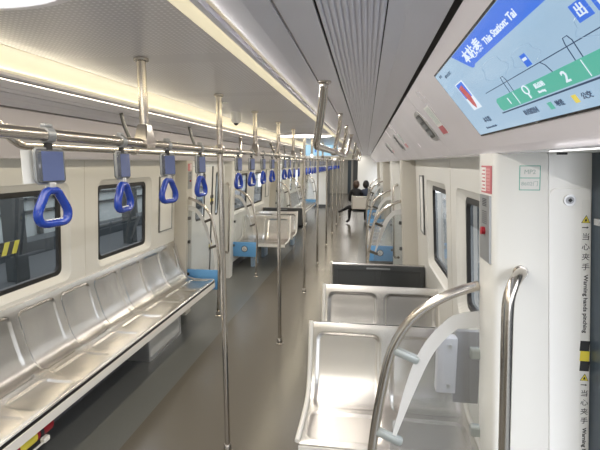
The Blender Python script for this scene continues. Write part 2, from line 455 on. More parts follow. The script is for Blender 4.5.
door(-1, 4.87, 6.40, seal=5.92); door(1, 4.77, 6.40, seal=5.80)
door(-1, 9.97, 11.50); door(1, 9.87, 11.50)
door(-1, 14.97, 16.6); door(1, 14.97, 16.6)
# near right doorway: jamb, lock cover, dark leaf
JX = lambda z, b: C+b+.077*(1.8-z)
jam = struct_empty(trim(), (.5, 1.3, 0))
bm = nb(); prism(bm, [(JX(0, 1.30), 1.302, 0), (JX(0, 1.46), 1.302, 0), (JX(0, 1.46), 1.45, 0), (JX(0, 1.30), 1.45, 0)], (JX(1.8275, 1.30)-JX(0, 1.30), 0, 1.8275))
obj('jamb_panel', bm, WHITE2, jam)
cover = nb()
z0, z1 = .06, 1.731
ex0, ex1 = 1.321, 1.428
pts = [(JX(z0, ex0), z0), (JX(z0, ex1), z0), (JX(z1, ex1), z1)]
for k in range(5):
    a = PI/2+PI/2*k/4; pts.append((JX(z1, ex0)+.022+.022*math.cos(a), z1-.022+.022*math.sin(a)))
prism(cover, [(x, 1.2985, z) for x, z in pts], (0, .0035, 0))
bmesh.ops.bevel(cover, geom=[e for e in cover.edges if all(v.co.y < 1.2986 for v in e.verts)], offset=.0012, segments=1, affect='EDGES')
obj('cover_panel', cover, WHITE2, jam)
def jpt(bm, pts_u, y, th=.001, m=None, nm='mark', par=jam, lab=None):   # pts given as (base, z) on the jamb plane
    prism(bm, [(JX(z, b), y, z) for b, z in pts_u], (0, -th, 0)); return obj(nm, bm, m, par, label=lab)
# barrel lock
bm = nb(); tube(bm, [(.560, 1.299, 1.698), (.560, 1.293, 1.698)], .0155, 24); obj('lock_ring', bm, ALU, jam, True)
bm = nb(); tube(bm, [(.560, 1.294, 1.698), (.560, 1.2915, 1.698)], .0105, 20); lk = obj('lock_recess', bm, SILVER, jam, True)
bm = nb(); tube(bm, [(.560, 1.292, 1.698), (.560, 1.289, 1.698)], .0055, 4); obj('lock_core', bm, INK, jam)
# corner bead between pillar and cover
bm = nb(); prism(bm, [(JX(0, 1.312), 1.3005, 0), (JX(0, 1.318), 1.3005, 0), (JX(0, 1.318), 1.304, 0), (JX(0, 1.312), 1.304, 0)], (JX(1.8275, 1.3)-JX(0, 1.3), 0, 1.8275)); obj('corner_bead', bm, WHITE, jam)
# warning strip
yj = 1.2975
def wx(z): return JX(z, 1.4150)
root = jam
bm = nb(); prism(bm, [(wx(.5)-.0115, yj, .5), (wx(.5)+.0115, yj, .5), (wx(1.70)+.0115, yj, 1.70), (wx(1.70)-.0115, yj, 1.70)], (0, -.0006, 0))
strip_o = obj('warning_strip', bm, PAPER, jam)
def tri(zc):
    x = wx(zc)
    bm = nb(); prism(bm, [(x-.0115, yj-.0008, zc-.010), (x+.0115, yj-.0008, zc-.010), (x, yj-.0008, zc+.012)], (0, -.0005, 0)); obj('triangle_border', bm, INK, strip_o)
    bm = nb(); prism(bm, [(x-.0095, yj-.0013, zc-.0088), (x+.0095, yj-.0013, zc-.0088), (x, yj-.0013, zc+.0092)], (0, -.0004, 0)); obj('warning_triangle', bm, YEL, strip_o)
    bm = nb(); prism(bm, [(x-.004, yj-.0018, zc-.006), (x+.004, yj-.0018, zc-.005), (x+.001, yj-.0018, zc-.001), (x+.002, yj-.0018, zc+.003), (x-.002, yj-.0018, zc+.001)], (0, -.0003, 0)); obj('hand_symbol', bm, INK, strip_o)
    bm = nb(); prism(bm, [(x-.008, yj-.0008, zc-.0215), (x+.004, yj-.0008, zc-.0215), (x+.004, yj-.0008, zc-.0240), (x-.008, yj-.0008, zc-.0240)], (0, -.0004, 0))
    prism(bm, [(x+.004, yj-.0008, zc-.0195), (x+.009, yj-.0008, zc-.0228), (x+.004, yj-.0008, zc-.026)], (0, -.0004, 0)); obj('arrow_symbol', bm, INK, strip_o)
def warn(zt):
    tri(zt)
    for k, ch in enumerate('当心夹手'):
        z = zt-.050-k*.0287
        text('lettering', ch, .0215, frame((wx(z), yj-.001, z), (1, 0, 0), (0, 0, 1)), INK, strip_o)
    z = zt-.148
    text('lettering', 'Warning hands pinching', .0150, frame((wx(z-.095), yj-.001, z-.095), (.07, 0, -1), (1, 0, .07)), INK, strip_o, bold=.0003, fit=.172)
warn(1.645); warn(1.181)
for zc, mm in ((1.277, INK), (1.2465, YEL), (1.216, INK)):
    x = wx(zc); bm = nb(); prism(bm, [(x-.0125, yj-.0008, zc-.0153), (x+.0125, yj-.0008, zc-.0153), (x+.0125, yj-.0008, zc+.0153), (x-.0125, yj-.0008, zc+.0153)], (0, -.0005, 0)); obj('warning_band', bm, mm, strip_o)
# dark door leaf beside the jamb
dn[0] += 1; rd = struct_empty('door_%d' % dn[0], (.63, .5, 0))
def leafp(a, b, z0, z1, o0, o1, nm, m, par=rd):
    bm = nb(); prism(bm, [(JX(z0, 1.431)+o0, a, z0), (JX(z0, 1.431)+o0, b, z0), (JX(z0, 1.431)+o1, b, z0), (JX(z0, 1.431)+o1, a, z0)], (JX(z1, 1.4)-JX(z0, 1.4), 0, z1-z0)); return obj(nm, bm, m, par)
leafp(1.21, 1.302, 0, 1.8275, 0, .03, 'door_post', SLATE)
leafp(1.15, 1.21, 0, 1.8275, .012, .03, 'rubber_edge', BLACK)
leafp(1.235, 1.262, 1.635, 1.652, -.012, 0, 'latch', ALU)
# walls behind the camera
for s, sn in ((1, 'right'), (-1, 'left')):
    pass
obj('wall_back', bx(C-1.6, C+1.6, Y0A-.05, Y0A, 0, 2.26), WHITE, kind='structure')
# dark skirting along both sides
for s, sn in ((1, 'right'), (-1, 'left')):
    bm = nb()
    for i in (-1, 0, 1, 2):
        prism(bm, [(W(s, 0)-s*.012, 1.47+P*i, 0), (W(s, 0)+s*.0, 1.47+P*i, 0), (W(s, .1), 1.47+P*i, .1), (W(s, .1)-s*.012, 1.47+P*i, .1)], (0, 3.13, 0))
    obj('baseboard_'+sn, bm, GREYF, kind='structure')

# ---------------------------------------------------------------- gangway at the far end
gw = nb()
bx(C-1.6, C-.72, YEND, YEND+.08, 0, 2.24, bm=gw); bx(C+.50, C+1.6, YEND, YEND+.08, 0, 2.24, bm=gw); bx(C-.72, C+.50, YEND, YEND+.08, 1.93, 2.24, bm=gw)
obj('wall_front', gw, WHITE, kind='structure')
g = struct_empty(trim(), (C-.1, YEND+.6, 0))
obj('gangway_side', bx(C-.74, C-.70, YEND+.08, YEND+1.1, 0, 2.0), DARKG, g); obj('gangway_side', bx(C+.48, C+.52, YEND+.08, YEND+1.1, 0, 2.0), DARKG, g)
obj('gangway_roof', bx(C-.74, C+.52, YEND+.08, YEND+1.1, 1.98, 2.02), GREYF, g)
obj('baseboard_front', bx(C-1.35, C-.74, YEND-.012, YEND, 0, .12), DARKG, kind='structure')
nc = struct_empty(trim(), (C, 22, 0))
obj('next_car_wall', bx(C-1.4, C-1.36, YEND+1.1, 26, 0, 2.2), WHITE, nc); obj('next_car_wall', bx(C+1.36, C+1.4, YEND+1.1, 26, 0, 2.2), WHITE, nc)
obj('next_car_ceiling', bx(C-1.4, C+1.4, YEND+1.1, 26, 2.15, 2.18), CEILM, nc)
obj('next_car_end', bx(C-1.4, C+1.4, 26, 26.05, 0, 2.2), BEIGE, nc)
obj('next_car_side', bx(C-1.4, C-.72, YEND+1.1, YEND+1.15, 0, 2.2), GREYF, nc)
obj('next_car_door', bx(-1.05, -.86, 25.9, 25.95, 0, 1.95), SLATE, nc); obj('next_car_door', bx(-.74, -.40, 25.9, 25.95, .3, 1.95), DARKG, nc)
area('next_car_light', (C, 22, 2.14), (0, 0, 0), .4, 6, 25, (1, .97, .92))

# ---------------------------------------------------------------- outside: depot seen through the windows
og = obj('ground_outside', bx(-30, 30, -20, 45, -1.25, -1.15), mat('concrete', (.16, .17, .17), .8, noise=.15, nscale=2)); og['kind'] = 'structure'
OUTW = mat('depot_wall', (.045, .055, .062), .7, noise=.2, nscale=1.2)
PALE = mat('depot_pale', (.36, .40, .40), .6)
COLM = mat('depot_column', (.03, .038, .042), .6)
for i, yc in enumerate((-1.2, .9, 2.8, 4.68, 7.3, 9.6, 12.4)):
    bm = nb(); bx(-4.35, -4.17, yc-.09, yc+.09, .35, 3.6, .01, bm)
    c = obj('depot_column', bm, COLM); tag(c, 'dark steel column standing outside beyond the left windows', 'column', 'columns outside the left windows')
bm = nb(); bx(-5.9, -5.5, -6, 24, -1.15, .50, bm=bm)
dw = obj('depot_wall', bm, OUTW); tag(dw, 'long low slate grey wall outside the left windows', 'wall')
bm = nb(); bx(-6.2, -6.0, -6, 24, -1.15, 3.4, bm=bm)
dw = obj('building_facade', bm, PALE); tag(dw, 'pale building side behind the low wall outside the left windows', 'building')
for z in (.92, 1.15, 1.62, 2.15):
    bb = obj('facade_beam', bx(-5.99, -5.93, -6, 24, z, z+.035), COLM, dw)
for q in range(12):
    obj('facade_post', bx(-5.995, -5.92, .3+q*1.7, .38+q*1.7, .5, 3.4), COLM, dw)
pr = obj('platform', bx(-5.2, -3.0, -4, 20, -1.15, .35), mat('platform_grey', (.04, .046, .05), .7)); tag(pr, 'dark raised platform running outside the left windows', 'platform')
hz = thing('hazard_board', 'yellow and black striped board outside, seen in nearest left window', 'sign', (-3.6, 3.6, .35))
obj('board', bx(-3.62, -3.60, 3.10, 4.04, .87, 1.0), INK, hz)
bm = nb()
for k in range(7):
    a = 3.12+k*.128; prism(bm, [(-3.598, a, .87), (-3.598, a+.06, .87), (-3.598, a+.12, 1.0), (-3.598, a+.06, 1.0)], (.004, 0, 0))
obj('stripes', bm, YEL, hz)
for yy in (3.2, 3.95): obj('leg', bx(-3.63, -3.60, yy-.015, yy+.015, .35, .87), COLM, hz)
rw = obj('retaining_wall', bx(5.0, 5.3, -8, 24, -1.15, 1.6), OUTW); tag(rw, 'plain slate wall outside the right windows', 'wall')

# ---------------------------------------------------------------- seats
def sstep(a, b, x):
    t = max(0, min(1, (x-a)/(b-a))); return t*t*(3-2*t)
def seat_shell(n, pitch, prof, depth=.010, mg=.035, back_rng=(.06, .60), seat_rng=(.66, .95), nx=44, ns=12):
    P2 = cat([Vector((0, a, z)) for a, z in prof], ns); L = [0]
    for a, b in zip(P2, P2[1:]): L.append(L[-1]+(b-a).length)
    T = L[-1]; bm = nb(); top, bot = [], []
    W_ = n*pitch
    xs = [k*W_/(n*nx) for k in range(n*nx+1)]
    def rect(x, s, s0, s1):
        cx = abs(x-pitch/2); r = .045
        dx = cx-(pitch/2-mg-r); c = (s0+s1)/2; dy = abs(s-c)-((s1-s0)/2-r)
        d = math.hypot(max(dx, 0), max(dy, 0))+min(max(dx, dy), 0)-r
        return 1-sstep(-.009, .0015, d)
    for j, p in enumerate(P2):
        t = (P2[min(j+1, len(P2)-1)]-P2[max(j-1, 0)]).normalized(); nr = Vector((0, -t.z, t.y))
        if nr.z < 0: nr = -nr
        ra, rb = [], []
        for x in xs:
            xl = min(x-pitch*min(int(x/pitch+1e-9), n-1), pitch)
            s = L[j]
            m = max(rect(xl, s, back_rng[0]*T, back_rng[1]*T), rect(xl, s, seat_rng[0]*T, seat_rng[1]*T))
            bow = .5+.5*math.cos(PI*(xl/pitch*2-1))
            h = -depth*m*(.75+.5*bow)
            q = p+nr*h+Vector((x, 0, 0))
            ra.append(bm.verts.new(q)); rb.append(bm.verts.new(p-nr*.022+Vector((x, 0, 0))))
        top.append(ra); bot.append(rb)
    for g, fl in ((top, 0), (bot, 1)):
        for a, b in zip(g, g[1:]):
            for k in range(len(a)-1): bm.faces.new((a[k], a[k+1], b[k+1], b[k]))
    strip(bm, top[0], bot[0], False); strip(bm, top[-1], bot[-1], False)
    strip(bm, [r[0] for r in top], [r[0] for r in bot], False); strip(bm, [r[-1] for r in top], [r[-1] for r in bot], False)
    return bm
BP = [(0, .905), (.012, .86), (.03, .76), (.055, .66), (.082, .575), (.115, .515), (.165, .478), (.24, .462), (.33, .458), (.42, .462), (.466, .462), (.478, .450)]
TP = [(0, .852), (.012, .81), (.035, .70), (.062, .60), (.092, .525), (.135, .472), (.20, .446), (.30, .436), (.42, .437), (.52, .440), (.545, .436), (.552, .424)]
def make_bench(y0, n, pitch, side, label, boxes):
    xb = W(side, .9)-side*.012
    r = thing('bench_seat', label, 'bench', (xb, y0+n*pitch/2, 0), 'long steel benches')
    bm = seat_shell(n, pitch, BP)
    # local x -> world y ; local y (forward) -> towards aisle
    if side == -1: M = Matrix(((0, 1, 0, xb), (1, 0, 0, y0), (0, 0, 1, 0), (0, 0, 0, 1)))
    else: M = Matrix(((0, -1, 0, xb), (1, 0, 0, y0), (0, 0, 1, 0), (0, 0, 0, 1)))
    bmesh.ops.transform(bm, matrix=M, verts=bm.verts); obj('seat_shell', bm, SEATM, r, 2)
    y1 = y0+n*pitch; f = xb-side*.478
    obj('front_edge', bx(f-side*.004, f+side*.012, y0, y1, .372, .428, .002), TRIMW, r)
    obj('shadow_gap', bx(f, f+side*.014, y0, y1, .4285, .440), BLACK, r)
    obj('under_frame', bx(xb-side*.03, f+side*.03, y0+.02, y1-.02, .372, .398), DARKG, r)
    for k in range(n+1):
        bm = nb()
        yy = min(max(y0+k*pitch, y0+.03), y1-.03)
        prism(bm, [(W(side, 0)-side*.014, yy-.015, .12), (W(side, .37)-side*.014, yy-.015, .37), (f+side*.08, yy-.015, .371), (f+side*.12, yy-.015, .34)], (0, .03, 0))
        obj('bracket', bm, DARKG, r)
    for e in (y0, y1):
        bm = nb(); prism(bm, [(xb, e-.004, .40)]+[(xb-side*a, e-.004, z+.006) for a, z in BP]+[(f, e-.004, .40)], (0, .008, 0)); obj('end_trim', bm, ALU, r)
    return r
BY1 = 4.68; BN = 8; BPch = .3935
make_bench(BY1-BN*BPch, BN, BPch, -1, 'long stainless steel bench under the near left windows', 1)
make_bench(6.60, BN, BPch, 1, 'stainless steel bench at right beyond the first doorway', 1)
make_bench(11.70, BN, BPch, -1, 'stainless steel bench far away on the left side', 1)
def make_row(W_=.87):
    r = thing('double_seat', 'x', 'seat', (0, 0, 0), 'double steel seats across the car')
    bm = seat_shell(2, W_/2, TP, back_rng=(.07, .60), seat_rng=(.65, .94), depth=.007)
    # local: x across, forward = -Y ; origin at back top plane, left end
    bmesh.ops.transform(bm, matrix=Matrix(((1, 0, 0, -W_/2), (0, -1, 0, 0), (0, 0, 1, 0), (0, 0, 0, 1))), verts=bm.verts)
    obj('seat_shell', bm, SEATM, r, 2)
    for sx in (-1, 1):
        bm = nb(); pts = cat([(sx*(W_/2+.006), -a, z+.006) for a, z in TP[:-1]], 4)
        tube(bm, pts, .013, 8, flat=(1, 1)); obj('side_trim', bm, TRIMW, r, True)
    bm = nb()                                   # dark back shell with two shallow wells and a slot
    y0, y1 = .026, .050
    prof = [(-.0, .845), (.0, .55), (.03, .45)]
    bx(-W_/2+.012, W_/2-.012, .024, .036, .47, .842, .004, bm)
    fr = []
    bx(-W_/2+.012, W_/2-.012, .036, .046, .79, .842, .003, bm); bx(-W_/2+.012, W_/2-.012, .036, .046, .47, .53, .003, bm)
    for a, b in ((-W_/2+.012, -W_/2+.05), (-.022, .022), (W_/2-.05, W_/2-.012)): bx(a, b, .036, .046, .52, .80, .003, bm)
    o = obj('back_shell', bm, DARKG, r)
    obj('grab_slot', bx(-.11, .11, .044, .052, .806, .822, .003), SILVER, r)
    obj('front_edge', bx(-W_/2, W_/2, -.556, -.545, .385, .424, .002), TRIMW, r)
    obj('under_frame', bx(-W_/2+.02, W_/2-.02, -.52, -.02, .375, .408, .004), DARKG, r)
    obj('pedestal', bx(-.20, -.14, -.42, -.12, .0, .376, .006), PLEG, r)
    return r
row0 = make_row()
RX, LX = .135, C-.94
def put_row(x, y, label, away=False, first=False):
    t = row0 if first else dup(row0, (x, y, 0))
    t.location = (x, y, 0); t['label'] = label
    if away: t.rotation_euler = (0, 0, PI)
    return t
put_row(RX, 2.485, 'nearest stainless steel double seat, behind the curved glass screen', first=True)
put_row(RX, 3.315, 'second stainless steel double seat on the right, between two others')
put_row(RX, 4.085, 'dark backed double seat at right, third row, facing away', True)
put_row(LX, 7.62, 'first stainless steel double seat at left beyond the doorway')
put_row(LX, 8.40, 'second stainless steel double seat at left, its top edge showing')
put_row(LX, 9.15, 'dark backed double seat at left, last of three, facing away', True)
far = put_row(.06, 12.70, 'far pale backed double seat on the right, two people sitting in it', True)
PALEB = mat('pale_back', (.62, .58, .52), .4)
for c_ in far.children:
    if c_.name.startswith('back_shell'): c_.data = c_.data.copy(); c_.data.materials[0] = PALEB; c_['label'] = 'pale beige back shell'

# heater / equipment box below the bench
hb = thing('heater_box', 'silver grille box on the floor under the left bench', 'heater', (-2.0, 3.84, 0))
obj('housing', bx(-2.21, -1.925, 3.49, 4.18, .0, .366, .004), ALU, hb)
bm = nb()
bx(-1.926, -1.915, 3.49, 4.18, .0, .03, .001, bm); bx(-1.926, -1.915, 3.49, 4.18, .336, .366, .001, bm); bx(-1.926, -1.915, 3.49, 3.515, .03, .336, .001, bm); bx(-1.926, -1.915, 4.155, 4.18, .03, .336, .001, bm)
obj('front_frame', bm, ALU, hb)
bm = nb()
for k in range(22): bx(-1.9235, -1.918, 3.52, 4.15, .036+k*.0135, .043+k*.0135, bm=bm)
obj('grille', bm, WHITE, hb)
bm = nb(); cyl(bm, (-1.926, 3.83, .30), (-1.910, 3.83, .30), .009); obj('lock', bm, INK, hb, True)
hb2 = thing('equipment_cover', 'dark kick panel under the near left bench', 'cover', (-2.1, 2.4, 0))
obj('panel', bx(-2.16, -2.12, 1.66, 3.46, .0, .368, .003), GREYF, hb2)

# fire extinguisher clipped under the bench
fe = thing('fire_extinguisher', 'red fire extinguisher with yellow label strapped under the left bench', 'fire extinguisher', (-1.78, 1.9, .30))
bm = nb(); tube(bm, cat([(-1.80, 1.62, .315), (-1.80, 1.63, .315), (-1.80, 1.66, .315)], 2)+[(-1.80, 2.03, .315), (-1.80, 2.065, .315), (-1.80, 2.075, .315)], [.02, .03, .04, .05, .052, .052, .045, .02][:8] if False else .05, 20); obj('cylinder', bm, RED, fe, True)
bm = nb(); tube(bm, [(-1.80, 1.83, .315), (-1.80, 1.95, .315)], .0512, 20, caps=True); obj('label_band', bm, YEL, fe, True)
for yy in (1.78, 1.985):
    bm = nb(); tube(bm, [(-1.80, yy-.012, .315), (-1.80, yy+.012, .315)], .0535, 20); st = obj('clamp_band', bm, INK, fe, True)
    obj('clamp_buckle', bx(-1.752, -1.722, yy-.022, yy+.022, .262, .292, .006), TRIMW, st)
bm = nb(); tube(bm, [(-1.735, 1.78, .27), (-1.735, 1.985, .268)], .006, 8); obj('pull_rod', bm, TRIMW, fe, True)
bm = nb(); cyl(bm, (-1.80, 2.08, .315), (-1.80, 2.12, .315), .016); box(bm, (-1.80, 2.13, .33), (.02, .03, .05), .004); obj('valve', bm, INK, fe)

# ---------------------------------------------------------------- glass screens with curved rails
CLIPD = mat('clip_dark', (.10, .09, .075), .4, .5)
EMB = mat('emblem_navy', (.015, .03, .09), .5)
RAIL = [(0, 1.400), (.054, 1.382), (.125, 1.348), (.215, 1.278), (.287, 1.159), (.334, .97), (.368, .774), (.385, .60), (.390, .06)]
BO = [(.0, 1.314), (.05, 1.304), (.099, 1.284), (.177, 1.193), (.235, 1.064), (.300, .821)]
BI = [(.0, 1.257), (.04, 1.252), (.08, 1.241), (.150, 1.155), (.215, 1.010), (.288, .821)]
def screen(side, y, label, blue=True, dirv=-1, slim=False):
    def X(d, z): return C+side*(PB+PK*(1.8-z)-d)
    r = thing('glass_screen', label, 'partition', (X(.2, 0), y, 0), 'curved glass screens at the seat ends')
    pts = cat([(X(d, z) if z < 1.39 else C+side*(PB+PK*.4), y-.0, z) for d, z in RAIL], 5)
    pts = [Vector((p.x, y, p.z)) for p in pts]
    bm = nb(); tube(bm, pts, .0165, 14); obj('rail', bm, STEEL, r, 2)
    bm = nb(); lathe(bm, [(.036, 0), (.036, .006), (.024, .012), (.022, .06), (.018, .064)], (pts[-1].x, y, 0)); obj('floor_socket', bm, STEEL, r, True)
    zb = .30
    o = [(X(d, z), y, z) for d, z in BO]+[(X(.330, .60), y, .60), (X(.330, zb), y, zb), (X(.004, zb), y, zb)]
    bm = nb(); prism(bm, [Vector((p[0], y-.004, p[2])) for p in o], (0, .008, 0)); obj('glass', bm, SGLASS, r)
    bm = nb()
    bo = cat([(X(d, z), y-.006, z) for d, z in BO], 5); bi = cat([(X(d, z), y-.006, z) for d, z in BI], 5)
    lo = [bm.verts.new(p) for p in bo]; li = [bm.verts.new(p) for p in bi]; strip(bm, lo, li, False)
    ex = bmesh.ops.extrude_face_region(bm, geom=bm.faces[:]); bmesh.ops.translate(bm, verts=[v for v in ex['geom'] if isinstance(v, bmesh.types.BMVert)], vec=(0, .0015, 0))
    obj('frosted_band', bm, FROST, r)
    for d, z, L in ((.283, 1.160, .072), (.352, .850, .078)):
        a = Vector((X(d, z), y, z)); b = Vector((X(d-L, z-.03), y, z-.03))
        ex_ = (b-a).normalized(); rot = frame((0, 0, 0), ex_, (0, 1, 0))
        bm = nb(); box(bm, (a+b)/2, ((b-a).length+.03, .030, .030), .010, rot); obj('clip', bm, ALUW if slim else CLIPD, r, True)
    for z in (1.165, .885, .50):
        bm = nb(); box(bm, (X(.012, z), y, z), (.034, .032, .036), .006); obj('wall_clip', bm, DARKG if not slim else ALUW, r)
    if blue:
        bm = nb(); box(bm, ((X(.0, .44)+X(.385, .44))/2, y+dirv*.0, .44), (.385, .024, .235), .008); pb = obj('panel', bm, PBLUE, r, True, label='light blue panel with a round badge')
        cx, cz, yy = X(.19, .44), .45, y+dirv*.0125
        bm = nb(); ring = [Vector((cx+.046*math.cos(2*PI*k/28), yy, cz+.046*math.sin(2*PI*k/28))) for k in range(28)]
        prism(bm, ring, (0, dirv*.001, 0)); bd = obj('badge', bm, PAPER, pb)
        bm = nb(); tube(bm, [Vector((cx+.046*math.cos(2*PI*k/28), yy+dirv*.001, cz+.046*math.sin(2*PI*k/28))) for k in range(28)], .0055, 6, True)
        tube(bm, [Vector((cx-.003+.015*math.cos(a), yy+dirv*.001, cz-.008+.015*math.sin(a))) for a in [math.radians(d) for d in range(110, 380, 20)]], .0028, 5)
        tube(bm, [(cx-.007, yy+dirv*.001, cz+.022), (cx-.005, yy+dirv*.001, cz+.002), (cx+.010, yy+dirv*.001, cz), (cx+.017, yy+dirv*.001, cz-.016)], .0028, 5)
        tube(bm, [(cx-.007, yy+dirv*.001, cz+.027), (cx-.007, yy+dirv*.0015, cz+.029)], .005, 6)
        # the emblem is fixed on the badge
        bmesh.ops.translate(bm, verts=bm.verts, vec=-gloc(r)); me = bpy.data.meshes.new('emblem'); bm.to_mesh(me); bm.free(); me.materials.append(EMB)
        eo = bpy.data.objects.new('emblem', me); COL.objects.link(eo); eo.parent = pb
        # badge hangs one level too deep otherwise
        bd.parent = pb
    return r
screen(1, 1.458, 'nearest curved glass screen on the right, in front of double seat', False, slim=True)
screen(-1, 4.75, 'curved glass screen at the far end of the left bench', True, 1)
screen(1, 4.70, 'curved glass screen at right behind the dark backed double seat', True, 1)
screen(-1, 6.56, 'curved glass screen with light blue panel before the left double seats', True, -1)
screen(1, 6.56, 'glass screen at right whose light blue panel shows over the dark seat back', True, -1)
screen(-1, 9.78, 'glass screen at left behind the last double seat', True, 1)
screen(1, 9.78, 'glass screen at right, far end of the second bench', True, 1)
screen(-1, 11.66, 'far glass screen at left with small blue panel', True, -1)
screen(1, 11.66, 'far glass screen at right with blue panel, before the seated people', True, -1)
screen(-1, 14.86, 'farthest glass screen at left by the last doorway', True, 1)
# grab bars on the door jambs (side, bay offset)
def grab_bar(side, dy, label, flip=False):
    def q(x, y, z):
        if side == -1: x = 2*C-x
        return (x, y+dy, z)
    gb = thing('grab_bar', label, 'grab bar', q(.40, 1.25, .3), 'grab bars on the door jambs')
    bm = nb()
    pts = cat([(.452, 1.305, 1.487), (.436, 1.272, 1.487), (.412, 1.240, 1.470), (.396, 1.222, 1.428), (.394, 1.216, 1.37)], 6)+[(.405, 1.214, 1.1), (.428, 1.214, .55)]
    pts += [Vector((.434, 1.222, .46)), Vector((.46, 1.26, .42)), Vector((.50, 1.305, .42))]
    tube(bm, [q(*p) for p in pts], .0162, 18); obj('bar', bm, STEEL, gb, 2)
    for z, x in ((1.487, .447), (.42, .50)):
        bm = nb(); tube(bm, [q(x, 1.302, z), q(x, 1.296, z)], .021, 18); obj('flange', bm, STEEL, gb, True)
grab_bar(1, 0, 'thick stainless grab bar on the near right jamb, under the green sticker')
grab_bar(-1, P, 'upright steel grab bar at left beside the light blue panel')
grab_bar(1, P, 'upright steel grab bar at right past the first doorway')

# ---------------------------------------------------------------- things on the pillars
def pill_y(side, y0, label_a, label_b):
    """red notice and intercom on the aisle face of a pillar, y0..y0+.17"""
    def X(z, off=0): return C+side*(PB+PK*(1.8-z)-.0-off)
    def q(bm, ya, yb, za, zb, o0, o1):
        prism(bm, [(X(za, o0), ya, za), (X(za, o0), yb, za), (X(za, o1), yb, za), (X(za, o1), ya, za)], (X(zb)-X(za), 0, zb-za))
    a, b = y0+.018, y0+.122
    n = thing('notice', label_a, 'sign', (X(1.75), y0+.08, 1.75))
    bm = nb(); q(bm, a-.004, b, 1.711, 1.792, 0, .002); obj('plate', bm, SRED, n)
    bm = nb(); q(bm, a+.052, b-.005, 1.716, 1.787, .002, .003); obj('text_area', bm, PAPER, n)
    bm = nb(); q(bm, a+.006, a+.046, 1.719, 1.784, .002, .0032); obj('picture', bm, mat('notice_pink', (.62, .30, .30), .5), n)
    bm = nb()
    for k in range(6):
        q(bm, a+.058, b-.012-(k % 2)*.008, 1.721+k*.011, 1.725+k*.011, .003, .0036)
        q(bm, a+.010, a+.042, 1.723+k*.0105, 1.7255+k*.0105, .0032, .004)
    obj('lettering', bm, SRED, n)
    t = thing('intercom', label_b, 'intercom', (X(1.6), y0+.08, 1.6))
    bm = nb(); q(bm, a, b, 1.505, 1.705, 0, .006); obj('plate', bm, SILVER, t)
    bm = nb()
    for k in range(5): q(bm, a+.03, b-.03, 1.672+k*.005, 1.6745+k*.005, .006, .0068)
    for k in range(7): q(bm, a+.025, b-.025, 1.655-k*.006, 1.657-k*.006, .006, .0066)
    obj('speaker_slots', bm, INK, t)
    bm = nb(); cx = (a+b)/2; tube(bm, [(X(1.597, .005), cx, 1.597), (X(1.597, .016), cx, 1.597)], .0120, 18); obj('button', bm, RED, t, True)
pill_y(1, 1.30, 'red and white notice on the nearest right pillar', 'tall grey intercom with red button on nearest right pillar')
pill_y(-1, 4.70, 'red and white notice on the left pillar at the bench end', 'grey intercom with red button on the left pillar')
# green bordered sticker on the jamb
stk = thing('door_sticker', 'green framed sticker MP2 above the grab bar', 'sticker', (.45, 1.3, 1.76))
def jx(f, z): return .4255+f*.0535+.045*(1.79-z)
za, zb = 1.725, 1.792
bm = nb(); prism(bm, [(jx(0, za), 1.2995, za), (jx(1, za), 1.2995, za), (jx(1, zb), 1.2995, zb), (jx(0, zb), 1.2995, zb)], (0, -.0006, 0)); obj('backing', bm, PAPER, stk)
bm = nb()
for (f0, z0_), (f1, z1_) in (((0, za), (1, za)), ((0, zb), (1, zb)), ((0, za), (0, zb)), ((1, za), (1, zb)), ((0, (za+zb)/2), (1, (za+zb)/2))):
    tube(bm, [(jx(f0, z0_), 1.2988, z0_), (jx(f1, z1_), 1.2988, z1_)], .0009, 6)
obj('border', bm, INKG, stk)
text('lettering', 'MP2', .0175, frame((jx(.5, 1.775), 1.2986, 1.775), (1, 0, 0), (0, 0, 1)), INKS, stk)
text('lettering', '8602门', .0150, frame((jx(.5, 1.742), 1.2986, 1.742), (1, 0, 0), (0, 0, 1)), INKS, stk)
# small sensor under the soffit
lb_ = obj('door_light', bx(.352, .356, .10, .92, 1.8210, 1.8235, .001), mat('glow_bar', (.9, .9, .9), .3, emit=(1, 1, 1), es=.6)); tag(lb_, 'thin white glowing bar along the header edge above the near doorway', 'light')  # bar with emission, added to draw the bright line along the header edge
ss = obj('door_sensor', bx(.508, .530, 1.26, 1.275, 1.822, 1.828, .001), INK); tag(ss, 'tiny black sensor under the header above the lock cover', 'sensor')
# poster frames
def poster(side, ya, yb, za, zb, lab):
    def X(z, off): return W(side, z)-side*off
    def q(bm, a, b, c, d, o0, o1): prism(bm, [(X(c, o0), a, c), (X(c, o0), b, c), (X(c, o1), b, c), (X(c, o1), a, c)], (X(d, 0)-X(c, 0), 0, d-c))
    t = thing('poster_frame', lab, 'frame', (X(za, 0), (ya+yb)/2, za))
    bm = nb(); q(bm, ya, yb, za, zb, .001, .008); obj('board', bm, PAPER, t)
    bm = nb()
    for r in ((ya, yb, za, za+.012), (ya, yb, zb-.012, zb), (ya, ya+.012, za, zb), (yb-.012, yb, za, zb)): q(bm, *r, .001, .014)
    obj('frame', bm, SILVER, t)
poster(-1, 4.31, 4.62, 1.06, 1.66, 'blank white framed poster board beside the left pillar')
poster(1, 3.97, 4.20, 1.16, 1.69, 'narrow framed poster board beside the right far pillar')
poster(-1, 9.3, 9.62, 1.06, 1.66, 'small framed poster board far along the left wall')

